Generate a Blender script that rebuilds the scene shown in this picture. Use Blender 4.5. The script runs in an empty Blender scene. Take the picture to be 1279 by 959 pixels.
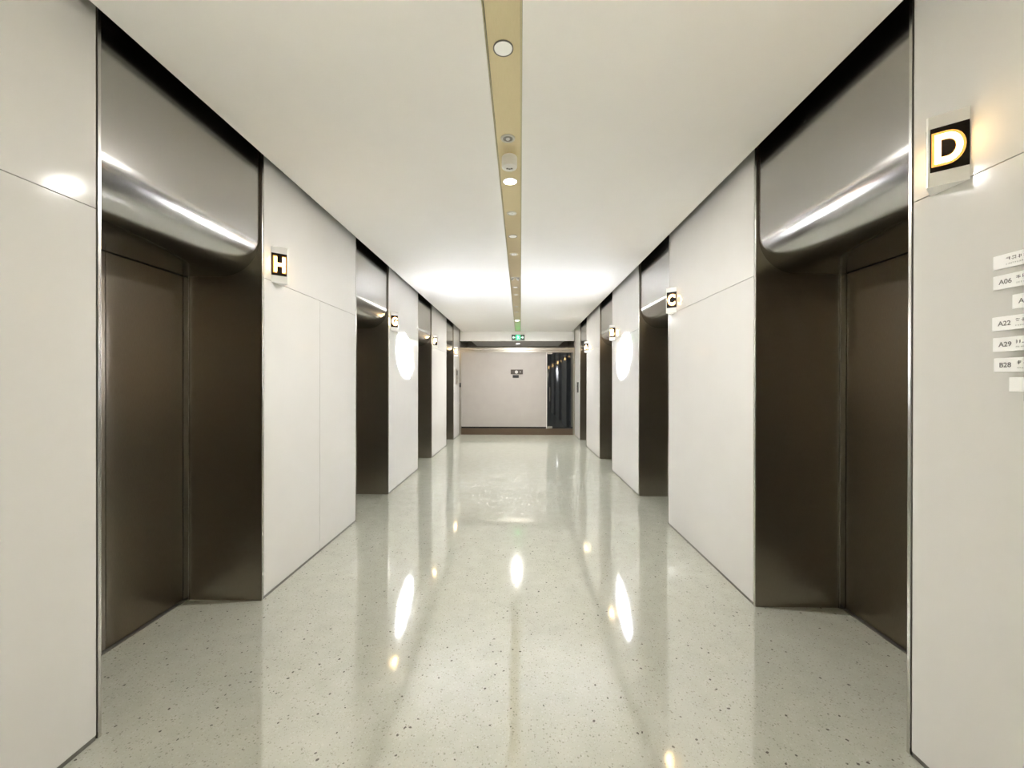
import bpy, bmesh, math, random
from mathutils import Matrix, Vector
random.seed(7)
SC = bpy.context.scene
COL = SC.collection
PI = math.pi

# ------------------------------------------------------------------ camera
F_PX, IW, IH = 510.0, 1279.0, 959.0
YAW, PITCH, ROLL = -0.0205, -0.0019, 0.0016
CAMX, CAMH = 0.095, 1.431
cy, sy = math.cos(YAW), math.sin(YAW)
cp, sp = math.cos(PITCH), math.sin(PITCH)
cr, sr = math.cos(ROLL), math.sin(ROLL)
ax_x = Vector((cy, -sy, 0))
ax_y0 = Vector((sy, cy, 0))
ax_f = ax_y0 * cp + Vector((0, 0, 1)) * sp
ax_z = ax_y0 * (-sp) + Vector((0, 0, 1)) * cp
right = ax_x * cr + ax_z * sr
up = ax_x * (-sr) + ax_z * cr
M = Matrix((right, up, -ax_f)).transposed().to_4x4()
M.translation = (CAMX, 0, CAMH)
cam_d = bpy.data.cameras.new('camera')
cam_d.sensor_fit = 'HORIZONTAL'
cam_d.sensor_width = 36.0
cam_d.lens = 36.0 * F_PX / IW
cam_d.clip_start = 0.02
cam = bpy.data.objects.new('camera', cam_d)
COL.objects.link(cam)
cam.matrix_world = M
SC.camera = cam

# ------------------------------------------------------------------ world, exposure
w = bpy.data.worlds.new('world')
SC.world = w
w.use_nodes = True
w.node_tree.nodes['Background'].inputs[0].default_value = (0, 0, 0, 1)
w.node_tree.nodes['Background'].inputs[1].default_value = 0.0
SC.view_settings.view_transform = 'Standard'
SC.view_settings.look = 'None'
SC.view_settings.gamma = 1.0
SC.view_settings.use_curve_mapping = False
SC.view_settings.exposure = 2.8
SC.cycles.sample_clamp_indirect = 8.0
SC.cycles.max_bounces = 12
SC.cycles.diffuse_bounces = 8

LAMP_W = 15.0           # flush ceiling lamps
LAMP_COL = (1.0, 0.975, 0.94)
SPOT_W = 4800.0          # gimbal spots aimed at the walls
SPOT_COL = (0.87, 0.895, 1.0)
NEAR_FILL_W = 1450.0     # added unseen twin spot above the viewer, fill for the near bay
NEAR_FILL_COL = (1.0, 0.93, 0.80)

# ------------------------------------------------------------------ dimensions (metres)
HW = 1.6                # half width of the corridor
HC = 2.865              # underside of ceiling boards
SLOT = 0.076            # open slot between ceiling and wall
TOP = 3.10              # top of everything
JOINT = 2.125           # horizontal joint of wall panels
SOFF = 2.13             # underside of portal header
CURVE = 0.25            # radius of the header's rounded edge
REC = {-1: 0.515, 1: 0.56}
ST = [(1.604, 2.660), (4.174, 5.228), (6.726, 7.785), (9.318, 10.352)]
YB = -2.6               # back end of corridor, behind the camera
YE = 11.34              # end wall
YF = 13.0               # far end of the space behind the end partition

# ------------------------------------------------------------------ materials
def nt(m):
    m.use_nodes = True
    return m.node_tree.nodes, m.node_tree.links, m.node_tree.nodes['Principled BSDF']
def mat(name, col, rough=0.5, metal=0.0, spec=0.5, emit=None, es=0.0):
    m = bpy.data.materials.new(name)
    n, l, b = nt(m)
    b.inputs['Base Color'].default_value = (*col, 1)
    b.inputs['Roughness'].default_value = rough
    b.inputs['Metallic'].default_value = metal
    b.inputs['Specular IOR Level'].default_value = spec
    if emit:
        b.inputs['Emission Color'].default_value = (*emit, 1)
        b.inputs['Emission Strength'].default_value = es
    return m
def noise_col(m, scale, c0, c1, vec_scale=(1, 1, 1), detail=3.0, bump=0.0, rough=None):
    n, l, b = nt(m)
    tc = n.new('ShaderNodeTexCoord'); mp = n.new('ShaderNodeMapping')
    mp.inputs['Scale'].default_value = vec_scale
    nz = n.new('ShaderNodeTexNoise'); nz.inputs['Scale'].default_value = scale
    nz.inputs['Detail'].default_value = detail
    l.new(tc.outputs['Object'], mp.inputs[0]); l.new(mp.outputs[0], nz.inputs['Vector'])
    r = n.new('ShaderNodeValToRGB')
    r.color_ramp.elements[0].position = 0.3; r.color_ramp.elements[1].position = 0.7
    r.color_ramp.elements[0].color = (*c0, 1); r.color_ramp.elements[1].color = (*c1, 1)
    l.new(nz.outputs['Fac'], r.inputs[0]); l.new(r.outputs[0], b.inputs['Base Color'])
    if bump:
        bp = n.new('ShaderNodeBump'); bp.inputs['Strength'].default_value = bump
        bp.inputs['Distance'].default_value = 0.002
        l.new(nz.outputs['Fac'], bp.inputs['Height']); l.new(bp.outputs[0], b.inputs['Normal'])
    if rough:
        mr = n.new('ShaderNodeMapRange')
        mr.inputs['To Min'].default_value = rough[0]; mr.inputs['To Max'].default_value = rough[1]
        l.new(nz.outputs['Fac'], mr.inputs[0]); l.new(mr.outputs[0], b.inputs['Roughness'])
    return m

M_PANEL = mat('white_glazed_panel', (0.80, 0.785, 0.735), 0.11, 0, 0.12)
noise_col(M_PANEL, 3.0, (0.65, 0.643, 0.618), (0.665, 0.658, 0.633))
M_BACK = mat('panel_backing', (0.05, 0.045, 0.035), 0.7)
M_SKIRT = mat('skirting_metal', (0.20, 0.19, 0.17), 0.4, 0.7)
M_CEIL = mat('ceiling_paint', (0.84, 0.83, 0.79), 0.85, 0, 0.2)
noise_col(M_CEIL, 5.0, (0.905, 0.905, 0.895), (0.915, 0.915, 0.905))
M_VOID = mat('slot_black', (0.012, 0.012, 0.012), 0.9)
M_STEEL = mat('dark_brushed_steel', (0.30, 0.28, 0.255), 0.27, 1.0)
noise_col(M_STEEL, 30.0, (0.43, 0.42, 0.40), (0.47, 0.46, 0.44), (60, 0.8, 60), 2.0, 0.0, (0.15, 0.19))
M_DOOR = mat('door_brushed_steel', (0.26, 0.24, 0.21), 0.3, 1.0)
noise_col(M_DOOR, 30.0, (0.19, 0.163, 0.125), (0.235, 0.203, 0.158), (40, 40, 1), 2.0, 0.0, (0.27, 0.36))
M_JAMB = mat('jamb_brushed_steel', (0.3, 0.27, 0.23), 0.3, 1.0)
noise_col(M_JAMB, 30.0, (0.27, 0.238, 0.195), (0.315, 0.28, 0.23), (40, 40, 1), 2.0, 0.0, (0.27, 0.36))
M_TRIM = mat('bright_edge_steel', (0.62, 0.61, 0.58), 0.25, 1.0)
M_FRAME = mat('end_frame_steel', (0.42, 0.39, 0.34), 0.38, 1.0)
noise_col(M_FRAME, 30.0, (0.38, 0.35, 0.30), (0.45, 0.42, 0.37), (1, 40, 40), 2.0)
M_BRONZE = mat('plinth_bronze', (0.20, 0.15, 0.11), 0.3, 1.0)
M_STRIP = mat('champagne_metal', (0.42, 0.37, 0.25), 0.34, 1.0)
noise_col(M_STRIP, 20.0, (0.60, 0.51, 0.315), (0.64, 0.545, 0.345), (40, 1, 1), 2.0)
M_LIP = mat('champagne_edge', (0.50, 0.45, 0.30), 0.35, 1.0)
M_WHITEPL = mat('white_plastic', (0.78, 0.78, 0.76), 0.4)
M_GREYPL = mat('grey_metal_ring', (0.62, 0.60, 0.54), 0.35, 0.6)
M_DARKCUP = mat('lamp_cup', (0.16, 0.15, 0.13), 0.4)
M_LENS = mat('lit_lens', (0.9, 0.9, 0.9), 0.4, emit=(1, 0.97, 0.9), es=3.0)
M_LENSOFF = mat('frosted_lens_painted_glow', (0.80, 0.80, 0.78), 0.4, emit=(1, 0.97, 0.92), es=0.025)  # unlit lens with a faint glow painted in to keep it pale
M_ACRYL = mat('white_acrylic', (0.92, 0.91, 0.88), 0.3)
M_BLACKPL = mat('smoked_black_plate', (0.010, 0.006, 0.004), 0.4, 0, 0.15)
M_LETTER = mat('backlit_letter', (1, 0.9, 0.7), 0.5, emit=(1.0, 0.66, 0.28), es=7.0)
M_HALO = mat('letter_painted_glow', (0.5, 0.25, 0.08), 0.5, emit=(1.0, 0.42, 0.08), es=0.17)  # bloom around the letters painted as a dim emissive orange outline
M_BLACK = mat('black_enamel', (0.01, 0.01, 0.01), 0.35)
M_GREEN = mat('exit_green', (0.0, 0.4, 0.15), 0.4, emit=(0.01, 0.8, 0.2), es=0.27)
M_MINT = mat('exit_mint', (0.7, 1.0, 0.8), 0.4, emit=(0.45, 1.0, 0.62), es=0.22)
M_ENDPANEL = mat('end_cream_panel', (0.60, 0.56, 0.51), 0.45)
noise_col(M_ENDPANEL, 4.0, (0.37, 0.345, 0.315), (0.39, 0.365, 0.335))
M_GLASS = mat('dark_glass', (0.012, 0.014, 0.016), 0.03, 0, 0.6)
M_SLAT = mat('sign_slat_white', (0.95, 0.95, 0.95), 0.5)
M_INK = mat('sign_ink', (0.16, 0.16, 0.17), 0.6)
M_INKL = mat('sign_ink_light', (0.42, 0.42, 0.42), 0.6)
M_ROD = mat('rod_dark', (0.10, 0.09, 0.08), 0.4, 0.6)
M_PLAQUE = mat('plaque_brown', (0.045, 0.035, 0.028), 0.4)
M_GREYDISC = mat('plaque_grey', (0.55, 0.53, 0.50), 0.4)

# polished terrazzo
M_FLOOR = mat('terrazzo', (0.7, 0.7, 0.62), 0.06, 0, 0.5)
def terrazzo(m):
    n, l, b = nt(m)
    tc = n.new('ShaderNodeTexCoord')
    base = n.new('ShaderNodeTexNoise'); base.inputs['Scale'].default_value = 9.0; base.inputs['Detail'].default_value = 6
    l.new(tc.outputs['Object'], base.inputs['Vector'])
    r0 = n.new('ShaderNodeValToRGB')
    r0.color_ramp.elements[0].position = 0.3; r0.color_ramp.elements[1].position = 0.7
    r0.color_ramp.elements[0].color = (0.455, 0.468, 0.395, 1); r0.color_ramp.elements[1].color = (0.505, 0.512, 0.442, 1)
    l.new(base.outputs['Fac'], r0.inputs[0])
    cur = r0.outputs[0]
    warp = n.new('ShaderNodeTexNoise'); warp.inputs['Scale'].default_value = 70.0
    l.new(tc.outputs['Object'], warp.inputs['Vector'])
    vm = n.new('ShaderNodeMixRGB'); vm.blend_type = 'ADD'; vm.inputs[0].default_value = 0.012
    l.new(tc.outputs['Object'], vm.inputs[1]); l.new(warp.outputs['Color'], vm.inputs[2])
    for scale, thr, keep, col, amt in ((150, 0.34, 0.66, (0.33, 0.335, 0.27), 0.6), (80, 0.30, 0.80, (0.27, 0.27, 0.215), 0.8),
                                       (48, 0.27, 0.955, (0.10, 0.09, 0.075), 0.9), (90, 0.36, 0.72, (0.62, 0.62, 0.56), 0.3)):
        v = n.new('ShaderNodeTexVoronoi'); v.inputs['Scale'].default_value = scale
        l.new(vm.outputs[0], v.inputs['Vector'])
        lt = n.new('ShaderNodeMath'); lt.operation = 'LESS_THAN'; lt.inputs[1].default_value = thr
        l.new(v.outputs['Distance'], lt.inputs[0])
        sx = n.new('ShaderNodeSeparateColor'); l.new(v.outputs['Color'], sx.inputs[0])
        gt = n.new('ShaderNodeMath'); gt.operation = 'GREATER_THAN'; gt.inputs[1].default_value = keep
        l.new(sx.outputs[0], gt.inputs[0])
        mu = n.new('ShaderNodeMath'); mu.operation = 'MULTIPLY'
        l.new(lt.outputs[0], mu.inputs[0]); l.new(gt.outputs[0], mu.inputs[1])
        m2 = n.new('ShaderNodeMath'); m2.operation = 'MULTIPLY'; m2.inputs[1].default_value = amt
        l.new(mu.outputs[0], m2.inputs[0])
        mx = n.new('ShaderNodeMixRGB'); mx.inputs[2].default_value = (*col, 1)
        l.new(m2.outputs[0], mx.inputs[0]); l.new(cur, mx.inputs[1])
        cur = mx.outputs[0]
    l.new(cur, b.inputs['Base Color'])
    wv = n.new('ShaderNodeTexNoise'); wv.inputs['Scale'].default_value = 2.5; wv.inputs['Detail'].default_value = 2
    l.new(tc.outputs['Object'], wv.inputs['Vector'])
    bp = n.new('ShaderNodeBump'); bp.inputs['Strength'].default_value = 0.02; bp.inputs['Distance'].default_value = 0.02
    l.new(wv.outputs['Fac'], bp.inputs['Height']); l.new(bp.outputs[0], b.inputs['Normal'])
terrazzo(M_FLOOR)
M_FLOOR.node_tree.nodes['Principled BSDF'].inputs['IOR'].default_value = 2.3

# ------------------------------------------------------------------ mesh helpers
def link(o, parent=None):
    COL.objects.link(o)
    if parent: o.parent = parent
    return o
def add_box(bm, x0, x1, y0, y1, z0, z1):
    x0, x1 = min(x0, x1), max(x0, x1); y0, y1 = min(y0, y1), max(y0, y1); z0, z1 = min(z0, z1), max(z0, z1)
    v = [bm.verts.new(p) for p in ((x0,y0,z0),(x1,y0,z0),(x1,y1,z0),(x0,y1,z0),(x0,y0,z1),(x1,y0,z1),(x1,y1,z1),(x0,y1,z1))]
    for f in ((0,3,2,1),(4,5,6,7),(0,1,5,4),(1,2,6,5),(2,3,7,6),(3,0,4,7)):
        bm.faces.new([v[i] for i in f])
def finish(name, bm, m, parent=None, bevel=0.0, smooth=None, seg=2):
    if bevel:
        bmesh.ops.bevel(bm, geom=list(bm.edges), offset=bevel, segments=seg, profile=0.5, affect='EDGES')
    bmesh.ops.recalc_face_normals(bm, faces=list(bm.faces))
    me = bpy.data.meshes.new(name)
    bm.to_mesh(me); bm.free()
    me.materials.append(m)
    if smooth is not None:
        me.polygons.foreach_set('use_smooth', [True] * len(me.polygons))
        me.set_sharp_from_angle(angle=math.radians(smooth))
    return link(bpy.data.objects.new(name, me), parent)
def box(name, b, m, parent=None, bevel=0.0):
    bm = bmesh.new(); add_box(bm, *b)
    return finish(name, bm, m, parent, bevel)
def lathe(name, prof, m, parent=None, loc=(0, 0, 0), n=32, smooth=40):
    """profile of (r, z) turned about z"""
    bm = bmesh.new(); rings = []
    for r, z in prof:
        if r < 1e-6: rings.append([bm.verts.new((loc[0], loc[1], loc[2] + z))])
        else: rings.append([bm.verts.new((loc[0] + r*math.cos(2*PI*i/n), loc[1] + r*math.sin(2*PI*i/n), loc[2] + z)) for i in range(n)])
    for a, c in zip(rings, rings[1:]):
        for i in range(n):
            j = (i + 1) % n
            if len(a) == 1 and len(c) == 1: continue
            if len(a) == 1: bm.faces.new((a[0], c[i], c[j]))
            elif len(c) == 1: bm.faces.new((a[i], c[0], a[j]))
            else: bm.faces.new((a[i], c[i], c[j], a[j]))
    return finish(name, bm, m, parent, smooth=smooth)
def prism_y(name, poly, y0, y1, m, parent=None, smooth=None):
    """polygon of (x, z) extruded along y"""
    bm = bmesh.new()
    a = [bm.verts.new((x, y0, z)) for x, z in poly]; c = [bm.verts.new((x, y1, z)) for x, z in poly]
    n = len(poly)
    bm.faces.new(a); bm.faces.new(list(reversed(c)))
    for i in range(n):
        j = (i + 1) % n
        bm.faces.new((a[i], c[i], c[j], a[j]))
    return finish(name, bm, m, parent, smooth=smooth)
def prism_z(name, poly, z0, z1, m, parent=None, bevel=0.0):
    bm = bmesh.new()
    a = [bm.verts.new((x, y, z0)) for x, y in poly]; c = [bm.verts.new((x, y, z1)) for x, y in poly]
    n = len(poly)
    bm.faces.new(a); bm.faces.new(list(reversed(c)))
    for i in range(n):
        j = (i + 1) % n
        bm.faces.new((a[i], c[i], c[j], a[j]))
    return finish(name, bm, m, parent, bevel)
def empty(name, loc=(0, 0, 0)):
    o = bpy.data.objects.new(name, None)
    o.empty_display_size = 0.05
    link(o); o.location = loc
    return o
def tag(o, label, cat, group=None):
    o['label'] = label; o['category'] = cat
    if group: o['group'] = group
    return o
def struct(o, label=None):
    o['kind'] = 'structure'
    if label: o['label'] = label
    return o
def text_mesh(s, size, bold=0.0, depth=0.0):
    cu = bpy.data.curves.new('lettering', 'FONT')
    cu.body = s; cu.size = size; cu.offset = bold; cu.extrude = depth
    cu.align_x = 'CENTER'; cu.align_y = 'CENTER'; cu.resolution_u = 6
    o = bpy.data.objects.new('lettering', cu); COL.objects.link(o)
    bpy.context.view_layer.update()
    me = bpy.data.meshes.new_from_object(o.evaluated_get(bpy.context.evaluated_depsgraph_get()))
    bpy.data.objects.remove(o); bpy.data.curves.remove(cu)
    xs = [v.co.x for v in me.vertices]; ys = [v.co.y for v in me.vertices]
    cx, cyy = (min(xs)+max(xs))/2, (min(ys)+max(ys))/2
    for v in me.vertices: v.co.x -= cx; v.co.y -= cyy
    return me, max(xs)-min(xs), max(ys)-min(ys)
def plane_matrix(origin, u, v):
    """local x -> u, local y -> v, local z -> u x v"""
    u = Vector(u).normalized(); v = Vector(v).normalized(); k = u.cross(v)
    m = Matrix((u, v, k)).transposed().to_4x4(); m.translation = origin
    return m
def place_text(name, s, size, origin, u, v, m, parent=None, bold=0.0, depth=0.0, fit=None, align='c'):
    me, wd, ht = text_mesh(s, size, bold, depth)
    sx = sy_ = 1.0
    if fit: sx, sy_ = fit[0]/wd, fit[1]/ht
    dx = {'c': 0, 'l': wd*sx/2, 'r': -wd*sx/2}[align]
    mm = plane_matrix(origin, u, v)
    for p in me.vertices:
        p.co = mm @ Vector((p.co.x*sx + dx, p.co.y*sy_, p.co.z))
    me.materials.clear(); me.materials.append(m)
    return link(bpy.data.objects.new(name, me), parent)

# ------------------------------------------------------------------ floor
struct(box('floor', (-2.4, 2.4, YB - 0.1, YF + 0.1, -0.08, 0.0), M_FLOOR), 'polished cream terrazzo floor with small dark chips')

# ------------------------------------------------------------------ side walls
def sections():
    e = [YB]
    for a, b in ST: e += [a, b]
    e.append(YE - 0.03)
    return [(e[i], e[i+1]) for i in range(0, len(e), 2)]
for s, side in ((-1, 'left'), (1, 'right')):
    wall = struct(empty('wall_' + side, (s*HW, 0, 0)), 'corridor wall of glossy off white panels, ' + side + ' side')
    X = lambda d: d      # children are built round the wall's own origin: d = depth behind the face
    for k, (a, b) in enumerate(sections()):
        g0 = 0.007 if k > 0 else 0.0
        g1 = 0.007 if k < len(sections()) - 1 else 0.0
        box('backing', (s*0.014, s*0.12, a + 0.001, b - 0.001, 0.0, TOP), M_BACK, wall)
        box('upper_panel', (0.0, s*0.013, a + g0, b - g1, JOINT + 0.0015, TOP), M_PANEL, wall, 0.001)
        cuts = [a + g0, b - g1]
        if s < 0 and k == 1: cuts = [a + g0, (a + b)/2, b - g1]
        for c0, c1 in zip(cuts, cuts[1:]):
            q0 = 0.0018 if c0 != cuts[0] else 0; q1 = 0.0018 if c1 != cuts[-1] else 0
            box('lower_panel', (0.0, s*0.013, c0 + q0, c1 - q1, 0.02, JOINT - 0.0015), M_PANEL, wall, 0.001)
        bb = box('baseboard_' + side, (s*(HW + 0.003), s*(HW + 0.0135), a + g0, b - g1, 0.0, 0.0185), M_SKIRT)
        struct(bb)
# end of corridor behind the camera
wb = struct(empty('wall_back', (0, YB, 0)), 'plain panelled wall closing the corridor behind the viewer')
for i in range(3):
    x0 = -HW + i*3.2/3
    box('lower_panel', (x0 + 0.0015, x0 + 3.2/3 - 0.0015, -0.05, 0, 0.0, JOINT - 0.0015), M_PANEL, wb)
box('upper_panel', (-HW, HW, -0.05, 0, JOINT + 0.0015, TOP), M_PANEL, wb)
box('backing', (-HW - 0.1, HW + 0.1, -0.1, -0.051, 0, TOP), M_BACK, wb)

# ------------------------------------------------------------------ ceiling
SX0, SX1 = -0.055, 0.101         # middle strip
ceil = struct(empty('ceiling', (0, 0, HC)), 'white plasterboard ceiling in two boards with open slots along the walls')
box('ceiling_board', (-HW + SLOT, SX0, YB, YE, 0, 0.03), M_CEIL, ceil)
box('ceiling_board', (SX1, HW - SLOT, YB, YE, 0, 0.03), M_CEIL, ceil)
box('slot_cover', (-2.4, 2.4, YB - 0.1, YF + 0.1, TOP - HC, TOP - HC + 0.05), M_VOID, ceil)
for s in (-1, 1):
    box('slot_upstand', (s*(HW - SLOT - 0.002), s*(HW - SLOT - 0.02), YB, YE, 0.031, TOP - HC), M_VOID, ceil)
strip = empty('ceiling_strip', ((SX0 + SX1)/2, 0, HC))
tag(strip, 'narrow champagne metal channel running down the middle of the white ceiling', 'ceiling strip')
hwid = (SX1 - SX0)/2
box('cover_plate', (-hwid + 0.009, hwid - 0.009, YB, YE - 0.002, 0.004, 0.02), M_STRIP, strip)
box('edge_profile', (-hwid + 0.001, -hwid + 0.006, YB, YE - 0.002, 0.001, 0.03), M_LIP, strip)
box('edge_profile', (hwid - 0.0085, hwid - 0.001, YB, YE - 0.002, 0.001, 0.03), M_LIP, strip)
box('channel_back', (-hwid - 0.001, hwid + 0.001, YB, YE - 0.002, 0.031, 0.036), M_VOID, strip)

# ------------------------------------------------------------------ end of corridor
XC = (SX0 + SX1)/2
beam = struct(box('trim_1', (-HW + 0.014, HW - 0.014, YE, YE + 0.06, 2.605, TOP), M_CEIL), 'white drop beam across the end of the corridor')
fx0, fx1 = -1.552, 1.552
wall_end = struct(empty('wall_end', (0, YE, 0)), 'cream partition in a steel frame at the far end')
box('frame_post', (-HW + 0.002, fx0, -0.02, 0.06, 0.0, 2.42), M_FRAME, wall_end, 0.003)
box('frame_post', (fx1, HW - 0.002, -0.02, 0.06, 0.0, 2.42), M_FRAME, wall_end, 0.003)
box('frame_header', (fx0, fx1, -0.015, 0.06, 2.345, 2.42), M_FRAME, wall_end, 0.003)
box('frame_header', (fx0, fx1, -0.008, 0.06, 2.288, 2.343), M_FRAME, wall_end, 0.002)
box('plinth', (fx0, fx1, -0.012, 0.06, 0.0, 0.175), M_BRONZE, wall_end, 0.002)
box('shadow_gap', (fx0, fx1, 0.02, 0.06, 0.176, 0.222), M_VOID, wall_end)
box('cream_panel', (fx0, 0.815, 0.0, 0.06, 0.222, 2.287), M_ENDPANEL, wall_end, 0.001)
box('frame_mullion', (0.817, 0.832, -0.012, 0.06, 0.178, 2.287), M_WHITEPL, wall_end, 0.001)
# glass door in the end wall
door = struct(empty('door_1', (1.17, YE, 0.18)), 'dark glass door in the end wall')
box('glass_leaf', (-0.325, 0.335, 0.012, 0.024, 0.022, 2.095), M_GLASS, door)
box('patch_fitting', (-0.325, -0.19, 0.004, 0.032, 0.0, 0.055), M_TRIM, door, 0.003)
box('top_fitting', (-0.325, -0.19, 0.004, 0.032, 2.06, 2.10), M_FRAME, door, 0.003)
bm = bmesh.new()
add_box(bm, -0.27, -0.25, -0.035, -0.015, 0.75, 1.15); add_box(bm, -0.268, -0.252, -0.016, 0.012, 0.79, 0.805); add_box(bm, -0.268, -0.252, -0.016, 0.012, 1.095, 1.11)
finish('pull_handle', bm, M_ROD, door)
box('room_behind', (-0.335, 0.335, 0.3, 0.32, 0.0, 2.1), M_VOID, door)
# space above and behind the partition
far = struct(empty('wall_far', (0, YF, 0)), 'pale wall beyond the partition, seen above its steel header')
box('face', (-HW, HW, 0, 0.05, 0, TOP), M_ENDPANEL, far)
for s in (-1, 1):
    sd = struct(empty('wall_far_side', (s*HW, YE, 0)), 'steel clad side wall beyond the partition')
    for k in range(5):
        y0 = 0.07 + k*0.318
        box('cladding', (0.0, s*0.03, y0 + 0.004, y0 + 0.314, 0, TOP), M_FRAME, sd, 0.002)
    box('backing', (s*0.031, s*0.1, 0.0, YF - YE, 0, TOP), M_BACK, sd)
    box('slot_upstand', (-s*(HW - 1.30), -s*(HW - 1.285), 0.07, YF - YE - 0.002, 2.61, TOP), M_VOID, sd)
fc = struct(box('ceiling_far', (-1.284, 1.30, YE + 0.065, YF - 0.004, 2.606, 2.636), M_CEIL), 'lower white ceiling board beyond the drop beam')

# ------------------------------------------------------------------ elevators
names = {(-1, 0): 'H', (-1, 1): 'G', (-1, 2): 'F', (-1, 3): 'E', (1, 0): 'D', (1, 1): 'C', (1, 2): 'B', (1, 3): 'A'}
place = {'H': 'nearest on the left', 'G': 'second on the left', 'F': 'third on the left', 'E': 'last on the left',
         'D': 'nearest on the right', 'C': 'second on the right', 'B': 'third on the right', 'A': 'last on the right'}
JT = 0.013
def elevator(s, k):
    a, b = ST[k]; L = names[(s, k)]; rec = REC[s]
    t = empty('elevator_entrance', (s*HW, (a + b)/2, 0))
    tag(t, f'dark steel elevator entrance with rounded header beside lantern {L}, {place[L]}', 'elevator', 'elevators along the corridor')
    h = (b - a)/2
    for e in (-1, 1):
        box('jamb', (s*0.004, s*(rec + 0.06), e*h, e*(h - JT), 0.0, TOP), M_JAMB, t, 0.0015)
        box('edge_trim', (-s*0.001, s*0.0035, e*h, e*(h - JT), 0.0, TOP), M_TRIM, t, 0.001)
    # header: flat face, quarter-round lower edge, flat soffit
    poly = [(s*0.015, TOP), (s*0.015, SOFF + CURVE)]
    for i in range(1, 25):
        an = PI/2*i/24
        poly.append((s*(0.015 + CURVE*(1 - math.cos(an))), SOFF + CURVE*(1 - math.sin(an))))
    poly += [(s*(rec + 0.055), SOFF), (s*(rec + 0.055), TOP)]
    prism_y('header', poly, -h + JT + 0.003, h - JT - 0.003, M_STEEL, t, smooth=35)
    # door frame returns beside the leaves
    for e in (-1, 1):
        box('door_frame', (s*(rec - 0.035), s*(rec + 0.02), e*(h - JT - 0.001), e*(h - JT - 0.016), 0.0, SOFF - 0.001), M_STEEL, t, 0.001)
    inn = h - JT - 0.019
    for e in (-1, 1):
        box('door_leaf', (s*rec, s*(rec + 0.03), e*0.0015, e*inn, 0.008, SOFF - 0.004), M_DOOR, t, 0.0015)
    box('sill', (s*(rec - 0.02), s*(rec + 0.05), -inn, inn, 0.0, 0.006), M_SKIRT, t)
    box('shaft_cover', (s*(rec + 0.05), s*(rec + 0.054), -inn, inn, 0.007, SOFF - 0.001), M_VOID, t)
for s in (-1, 1):
    for k in range(4): elevator(s, k)

# ------------------------------------------------------------------ letter lanterns
def lantern(s, k):
    L = names[(s, k)]; a, b = ST[k]
    yc = (b + 0.150) if s < 0 else (a - 0.138)
    p, q = 0.077, 0.066; zc = 2.243; hb = 0.076
    t = empty('elevator_lantern', (s*HW, yc, zc - 0.125))
    tag(t, f'white wedge lantern with a glowing letter {L} on a black square', 'lantern', 'letter lanterns beside the elevators')
    zz = 0.125
    prism_z('housing', [(-s*0.0005, -q), (-s*p, -0.003), (-s*p, 0.003), (-s*0.0005, q)], 0.0, 0.245, M_ACRYL, t)
    for e in (-1, 1):
        A = Vector((-s*0.0, e*q, 0)); B = Vector((-s*p, e*0.003, 0))
        d = (B - A).normalized()
        nrm = Vector((-s*q, e*p, 0)).normalized()
        c = (A + B)/2 + nrm*0.0015 + Vector((0, 0, zz))
        ln = (B - A).length
        # black plate: thin box on the sloping face
        bm = bmesh.new()
        u = d if nrm.dot(d.cross(Vector((0, 0, 1)))) > 0 else -d
        i0, i1 = (0.001, 0.005) if u.dot(d) > 0 else (0.005, 0.001)
        add_box(bm, -ln/2 + i0, ln/2 - i1, -hb, hb, -0.001, 0.0)
        bmesh.ops.transform(bm, matrix=plane_matrix(c, u, (0, 0, 1)), verts=bm.verts)
        fp = finish('face_plate', bm, M_BLACKPL, t)
        lw = {'H': 0.064, 'G': 0.066, 'F': 0.054, 'E': 0.056, 'D': 0.067, 'C': 0.066, 'B': 0.060, 'A': 0.066}[L]
        place_text('letter_painted_glow', L, 0.13, c + nrm*0.0006, u, (0, 0, 1), M_HALO, fp, bold=0.008, fit=(lw + 0.016, 0.118))
        place_text('letter', L, 0.13, c + nrm*0.0012, u, (0, 0, 1), M_LETTER, fp, bold=0.003, fit=(lw, 0.100))
for s in (-1, 1):
    for k in range(4): lantern(s, k)

# ------------------------------------------------------------------ fixtures in the ceiling strip
def area_lamp(loc, dia, power, col, parent=None):
    d = bpy.data.lights.new('lamp_glow', 'AREA'); d.shape = 'DISK'; d.size = dia; d.energy = power; d.color = col
    o = bpy.data.objects.new('lamp_glow', d); link(o)
    o.location = loc
    return o
ZS = HC + 0.004                   # underside of the strip's plate
def disc_light(y, label, lit, dia=0.088, group='round flush ceiling lamps in the strip'):
    t = tag(empty('ceiling_lamp', (XC - 0.004, y, ZS)), label, 'ceiling lamp', group)
    r = dia/2
    lathe('rim', [(r, 0.0), (r, -0.003), (r - 0.004, -0.004), (r - 0.005, 0.0)], M_GREYPL if lit else M_DARKCUP, t)
    lathe('lens', [(0, -0.0025), (r - 0.0055, -0.0025), (r - 0.0055, -0.0003), (0, -0.0003)], M_LENS if lit else M_LENSOFF, t)
    if lit: area_lamp((XC - 0.004, y, ZS - 0.0045), dia - 0.014, lit, LAMP_COL)
def ring_spot(y, label):
    t = tag(empty('recessed_spotlight', (XC - 0.004, y, ZS)), label, 'spotlight', 'small recessed spotlights in the strip')
    lathe('rim', [(0.042, 0.0), (0.042, -0.003), (0.038, -0.006), (0.031, -0.006), (0.029, -0.001), (0.029, 0.0)], M_GREYPL, t)
    lathe('cup', [(0.0285, -0.0025), (0.0, -0.0025), (0.0, -0.0005), (0.0285, -0.0005)], M_DARKCUP if y < 3 else M_LENSOFF, t)
    lathe('bulb', [(0.0, -0.009), (0.010, -0.0085), (0.012, -0.006), (0.012, -0.003), (0.0, -0.003)], M_WHITEPL, t)
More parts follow.
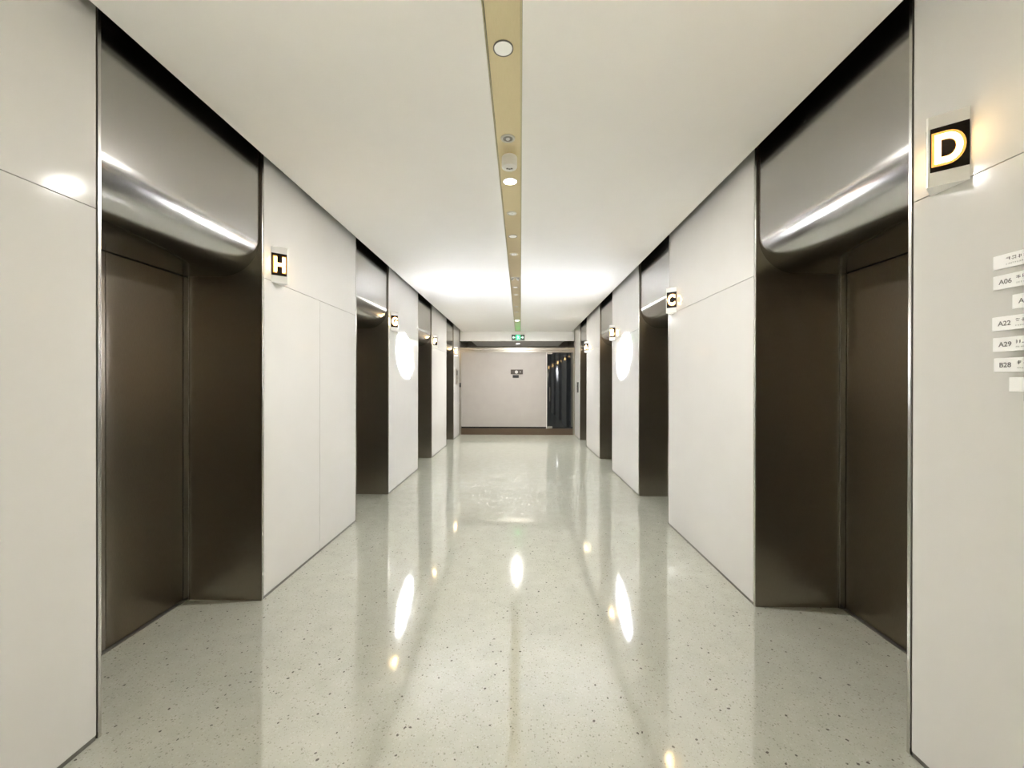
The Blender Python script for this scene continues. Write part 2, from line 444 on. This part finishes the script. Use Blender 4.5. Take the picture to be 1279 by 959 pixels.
disc_light(1.755, 'unlit round flush lamp with frosted lens, closest in the ceiling strip', 0)
ring_spot(2.40, 'recessed ring spotlight just before the hanging cylinder')
t = tag(empty('cylinder_sensor', (XC, 2.60, ZS)), 'short cream cylinder hanging from the ceiling strip before the bright lamp', 'ceiling sensor')
lathe('body', [(0.0, 0.0), (0.047, 0.0), (0.049, -0.004), (0.049, -0.064), (0.047, -0.068), (0.036, -0.068), (0.034, -0.064), (0.0, -0.064)], M_ACRYL, t)
for e in range(3):
    an = PI/2 + (e - 1)*0.75
    lathe('vent', [(0.0, -0.0665), (0.007, -0.0665), (0.007, -0.0645), (0.0, -0.0645)], M_DARKCUP, t, (0.02*math.cos(an), 0.02*math.sin(an), 0), 12)
disc_light(2.91, 'brightly lit round lamp right behind the hanging cylinder', LAMP_W*0.45, 0.10)
ring_spot(3.457, 'recessed ring spotlight after the nearest bright lamp')
disc_light(4.0, 'pale round flush lens in the strip before elevators C and G', 0)
ring_spot(4.555, 'recessed ring spotlight in the strip between elevators C and G')
disc_light(6.12, 'pale round flush lens just past the twin wall spotlight', 0)
ring_spot(6.62, 'recessed ring spotlight level with the third elevators')
ring_spot(7.65, 'recessed ring spotlight past the third elevators')
disc_light(8.26, 'pale round flush lens last before the far bright lamp', 0)
disc_light(9.37, 'bright round lamp nearest the green exit sign', LAMP_W, 0.10)
# twin gimbal spots aimed at both walls
def twin_spot(y, ty, power, col, label):
    t = tag(empty('twin_spotlight', (XC, y, ZS)), label, 'spotlight', 'twin wall spotlights in the strip')
    box('base', (-0.06, 0.06, -0.035, 0.035, -0.006, 0.0), M_GREYPL, t, 0.002)
    for s in (-1, 1):
        tgt = Vector((s*HW, ty, 1.86)); src = Vector((XC + s*0.045, y, ZS - 0.035))
        dr = (tgt - src).normalized()
        bm = bmesh.new()
        bmesh.ops.create_cone(bm, cap_ends=True, segments=20, radius1=0.016, radius2=0.018, depth=0.035)
        q = dr.to_track_quat('Z', 'Y').to_matrix().to_4x4(); q.translation = Vector((s*0.035, 0, -0.022))
        bmesh.ops.transform(bm, matrix=q, verts=bm.verts)
        finish('head', bm, M_WHITEPL, t, smooth=40)
        d = bpy.data.lights.new('spot_beam', 'SPOT'); d.energy = power; d.color = col
        d.spot_size = math.radians(18); d.spot_blend = 1.0; d.shadow_soft_size = 0.012
        # noise breaks up the beam: brighter and dimmer across its cone
        d.use_nodes = True
        ln = d.node_tree.nodes; ll = d.node_tree.links
        em = ln['Emission']; tc = ln.new('ShaderNodeTexCoord'); nz = ln.new('ShaderNodeTexNoise'); mr = ln.new('ShaderNodeMapRange')
        nz.inputs['Scale'].default_value = 11.0; nz.inputs['Detail'].default_value = 2.0
        mr.inputs['From Min'].default_value = 0.38; mr.inputs['From Max'].default_value = 0.58
        mr.inputs['To Min'].default_value = 0.04; mr.inputs['To Max'].default_value = 1.0
        ll.new(tc.outputs['Normal'], nz.inputs['Vector']); ll.new(nz.outputs['Fac'], mr.inputs[0]); ll.new(mr.outputs[0], em.inputs['Strength'])
        o = bpy.data.objects.new('spot_beam', d); link(o)
        o.location = src + dr*0.02
        o.rotation_euler = dr.to_track_quat('-Z', 'Y').to_euler(); o.scale = (1.6, 1, 1)
twin_spot(5.56, 5.95, SPOT_W, SPOT_COL, 'twin spotlight in the strip aimed at both white walls')
twin_spot(0.10, 0.15, NEAR_FILL_W, NEAR_FILL_COL, 'added unseen twin spotlight in the strip above the viewer, for fill')  # added fill light out of view, brightens the near ceiling and doors
# lamp in the low ceiling beyond the beam
t = tag(empty('far_ceiling_lamp', (XC, 12.1, 2.606)), 'small lit lamp in the low ceiling beyond the exit sign', 'ceiling lamp')
lathe('rim', [(0.06, 0.0), (0.06, -0.004), (0.05, -0.005), (0.05, 0.0)], M_GREYPL, t)
lathe('lens', [(0, -0.004), (0.049, -0.004), (0.049, -0.0005), (0, -0.0005)], M_LENS, t)
area_lamp((XC, 12.1, 2.600), 0.09, 3, LAMP_COL)

# ------------------------------------------------------------------ exit sign on the beam
t = tag(empty('exit_sign', (0.03, YE, 2.70)), 'green glowing exit sign with running figure and two arrows on the beam', 'exit sign')
box('case', (-0.18, 0.18, -0.03, -0.001, -0.078, 0.078), M_BLACK, t, 0.004)
box('green_field', (-0.062, 0.062, -0.0325, -0.029, -0.066, 0.066), M_GREEN, t)
# running figure
bm = bmesh.new()
def limb(bm, pts, wd):
    for (x0, z0), (x1, z1) in zip(pts, pts[1:]):
        d = Vector((x1-x0, z1-z0)); n = Vector((-d.y, d.x)).normalized()*wd/2; e = d.normalized()*wd*0.3
        P = [(x0+n.x-e.x, z0+n.y-e.y), (x0-n.x-e.x, z0-n.y-e.y), (x1-n.x+e.x, z1-n.y+e.y), (x1+n.x+e.x, z1+n.y+e.y)]
        a = [bm.verts.new((x, -0.0345, z)) for x, z in P]; c = [bm.verts.new((x, -0.032, z)) for x, z in P]
        bm.faces.new(a); bm.faces.new(list(reversed(c)))
        for i in range(4): bm.faces.new((a[i], a[(i+1)%4], c[(i+1)%4], c[i]))
limb(bm, [(-0.004, 0.032), (0.008, -0.006)], 0.020)
limb(bm, [(0.008, -0.006), (-0.018, -0.022), (-0.012, -0.052)], 0.012)
limb(bm, [(0.008, -0.006), (0.022, -0.03), (0.044, -0.04)], 0.012)
limb(bm, [(-0.004, 0.028), (-0.028, 0.016), (-0.036, -0.002)], 0.009)
limb(bm, [(0.0, 0.028), (0.022, 0.014), (0.038, 0.022)], 0.009)
limb(bm, [(-0.012, 0.050), (-0.010, 0.052)], 0.016)
finish('running_figure', bm, M_MINT, t)
for s in (-1, 1):
    bm = bmesh.new()
    limb(bm, [(s*0.085, 0.0), (s*0.125, 0.0)], 0.018)
    limb(bm, [(s*0.120, 0.026), (s*0.146, 0.002)], 0.013); limb(bm, [(s*0.120, -0.026), (s*0.146, -0.002)], 0.013)
    finish('arrow', bm, M_MINT, t)

# ------------------------------------------------------------------ plaque on the end wall
t = tag(empty('wall_plaque', (0.0, YE, 1.62)), 'small dark plaque with a pale round emblem on the end wall', 'plaque')
box('board', (-0.175, 0.165, -0.014, -0.001, 0.06, 0.19), M_PLAQUE, t, 0.002)
bm = bmesh.new()
bmesh.ops.create_cone(bm, cap_ends=True, segments=24, radius1=0.045, radius2=0.045, depth=0.006)
bmesh.ops.transform(bm, matrix=Matrix.Translation((-0.015, -0.017, 0.122)) @ Matrix.Rotation(PI/2, 4, 'X'), verts=bm.verts)
finish('emblem', bm, M_GREYDISC, t, smooth=40)
for x0 in (-0.15, -0.125, -0.10, 0.065, 0.085):
    box('mark', (x0, x0 + 0.016, -0.0155, -0.0138, 0.105, 0.145), M_GREYDISC if x0 > 0.08 else M_ROD, t)
tag(box('name_bar', (-0.12, 0.05, YE - 0.012, YE - 0.001, 1.58, 1.658), M_BLACK, None, 0.002), 'small plain black bar just under the emblem plaque', 'plaque')

# ------------------------------------------------------------------ call panels
t = tag(empty('call_panel', (-HW, 10.83, 1.40)), 'grey steel call panel on the last left wall panel past elevator E', 'call panel')
box('plate', (0.0005, 0.012, -0.15, 0.15, 0.0, 0.41), M_FRAME, t, 0.002)
box('screen', (0.0122, 0.0135, -0.10, 0.10, 0.24, 0.37), M_BLACK, t)
for z in (0.06, 0.14):
    box('button', (0.0122, 0.016, -0.02, 0.02, z, z + 0.04), M_TRIM, t, 0.002)
t = tag(empty('call_panel', (HW, 10.73, 1.19)), 'slim black call panel on the last right wall panel past elevator A', 'call panel')
box('plate', (-0.012, -0.0005, -0.12, 0.12, 0.0, 0.27), M_BLACK, t, 0.002)
for z in (0.07, 0.15):
    box('button', (-0.016, -0.0122, -0.02, 0.02, z, z + 0.04), M_TRIM, t, 0.002)
t = tag(empty('card_reader', (-1.576, YE - 0.02, 1.32)), 'tiny black card reader on the left steel post', 'card reader')
box('case', (-0.022, 0.022, -0.02, -0.0005, 0.0, 0.12), M_BLACK, t, 0.003)
box('indicator', (-0.008, 0.008, -0.0215, -0.0202, 0.09, 0.10), M_GREYDISC, t)

# ------------------------------------------------------------------ directory on the right wall
def glyph_row(name, parent, s_y, z, h, n, m, x, seed):
    """illegible rows of printed characters, as strokes"""
    r = random.Random(seed); bm = bmesh.new(); y = s_y
    for i in range(n):
        wd = h*0.92
        for j in range(5):
            if r.random() < 0.55:
                zz = z + (r.random() - 0.5)*h*0.85; y0 = y - r.random()*wd*0.3; y1 = y - wd*(0.6 + 0.4*r.random())
                add_box(bm, x, x - 0.0004, y0, y1, zz - h*0.045, zz + h*0.045)
            else:
                yy = y - wd*(0.1 + 0.8*r.random()); z0 = z - h*(0.25 + 0.25*r.random()); z1 = z + h*(0.2 + 0.3*r.random())
                add_box(bm, x, x - 0.0004, yy - h*0.045, yy + h*0.045, z0, z1)
        y -= h*1.12
    return finish(name, bm, m, parent)
slats = [(1.305, 1.805, None, 'topmost white directory slat with small two line print'),
         (1.305, 1.743, 'A06', 'white directory slat printed A06, second from the top'),
         (1.255, 1.677, 'A22', 'white directory slat third from the top, set back from the others'),
         (1.307, 1.616, 'A22', 'white directory slat in the middle of the stack printed A22'),
         (1.305, 1.552, 'A29', 'white directory slat printed A29 under the middle one'),
         (1.302, 1.489, 'B28', 'white directory slat printed B28, second from the bottom'),
         (1.262, 1.430, None, 'lowest blank white directory slat, set back from the others')]
XS = HW - 0.028
dr_sign = tag(empty('directory_sign', (HW, 1.1, 1.38)), 'wall directory of staggered white slats on dark rods beside lantern D', 'sign')
for i, (ys, z, code, label) in enumerate(slats):
    oy, oz = ys - 1.1, z - 1.38
    bm = bmesh.new(); add_box(bm, -0.032, -0.024, oy, oy - 0.42, oz - 0.0215, oz + 0.0215)
    t = finish('slat', bm, M_SLAT, dr_sign, 0.0015)
    t['label'] = label
    if code:
        place_text('code', code, 0.02, Vector((-0.0324, oy - 0.016, oz)), (0, -1, 0), (0, 0, 1), M_INK, t, 0.0003, 0.0001, None, 'l')
    if i < 6:
        y0 = oy - (0.06 if code else 0.034)
        glyph_row('print', t, y0, oz + 0.006, 0.013, 8, M_INK, -0.0321, 11 + i)
        glyph_row('small_print', t, y0, oz - 0.010, 0.005, 18, M_INKL, -0.0321, 31 + i)
for yy in (0.128, -0.135):
    t = box('rod', (-0.022, -0.010, yy - 0.006, yy + 0.006, 0.0, 0.46), M_ROD, dr_sign, 0.001)
    for z in (0.03, 0.43):
        box('standoff', (-0.010, -0.0003, yy - 0.005, yy + 0.005, z - 0.005, z + 0.005), M_ROD, t)
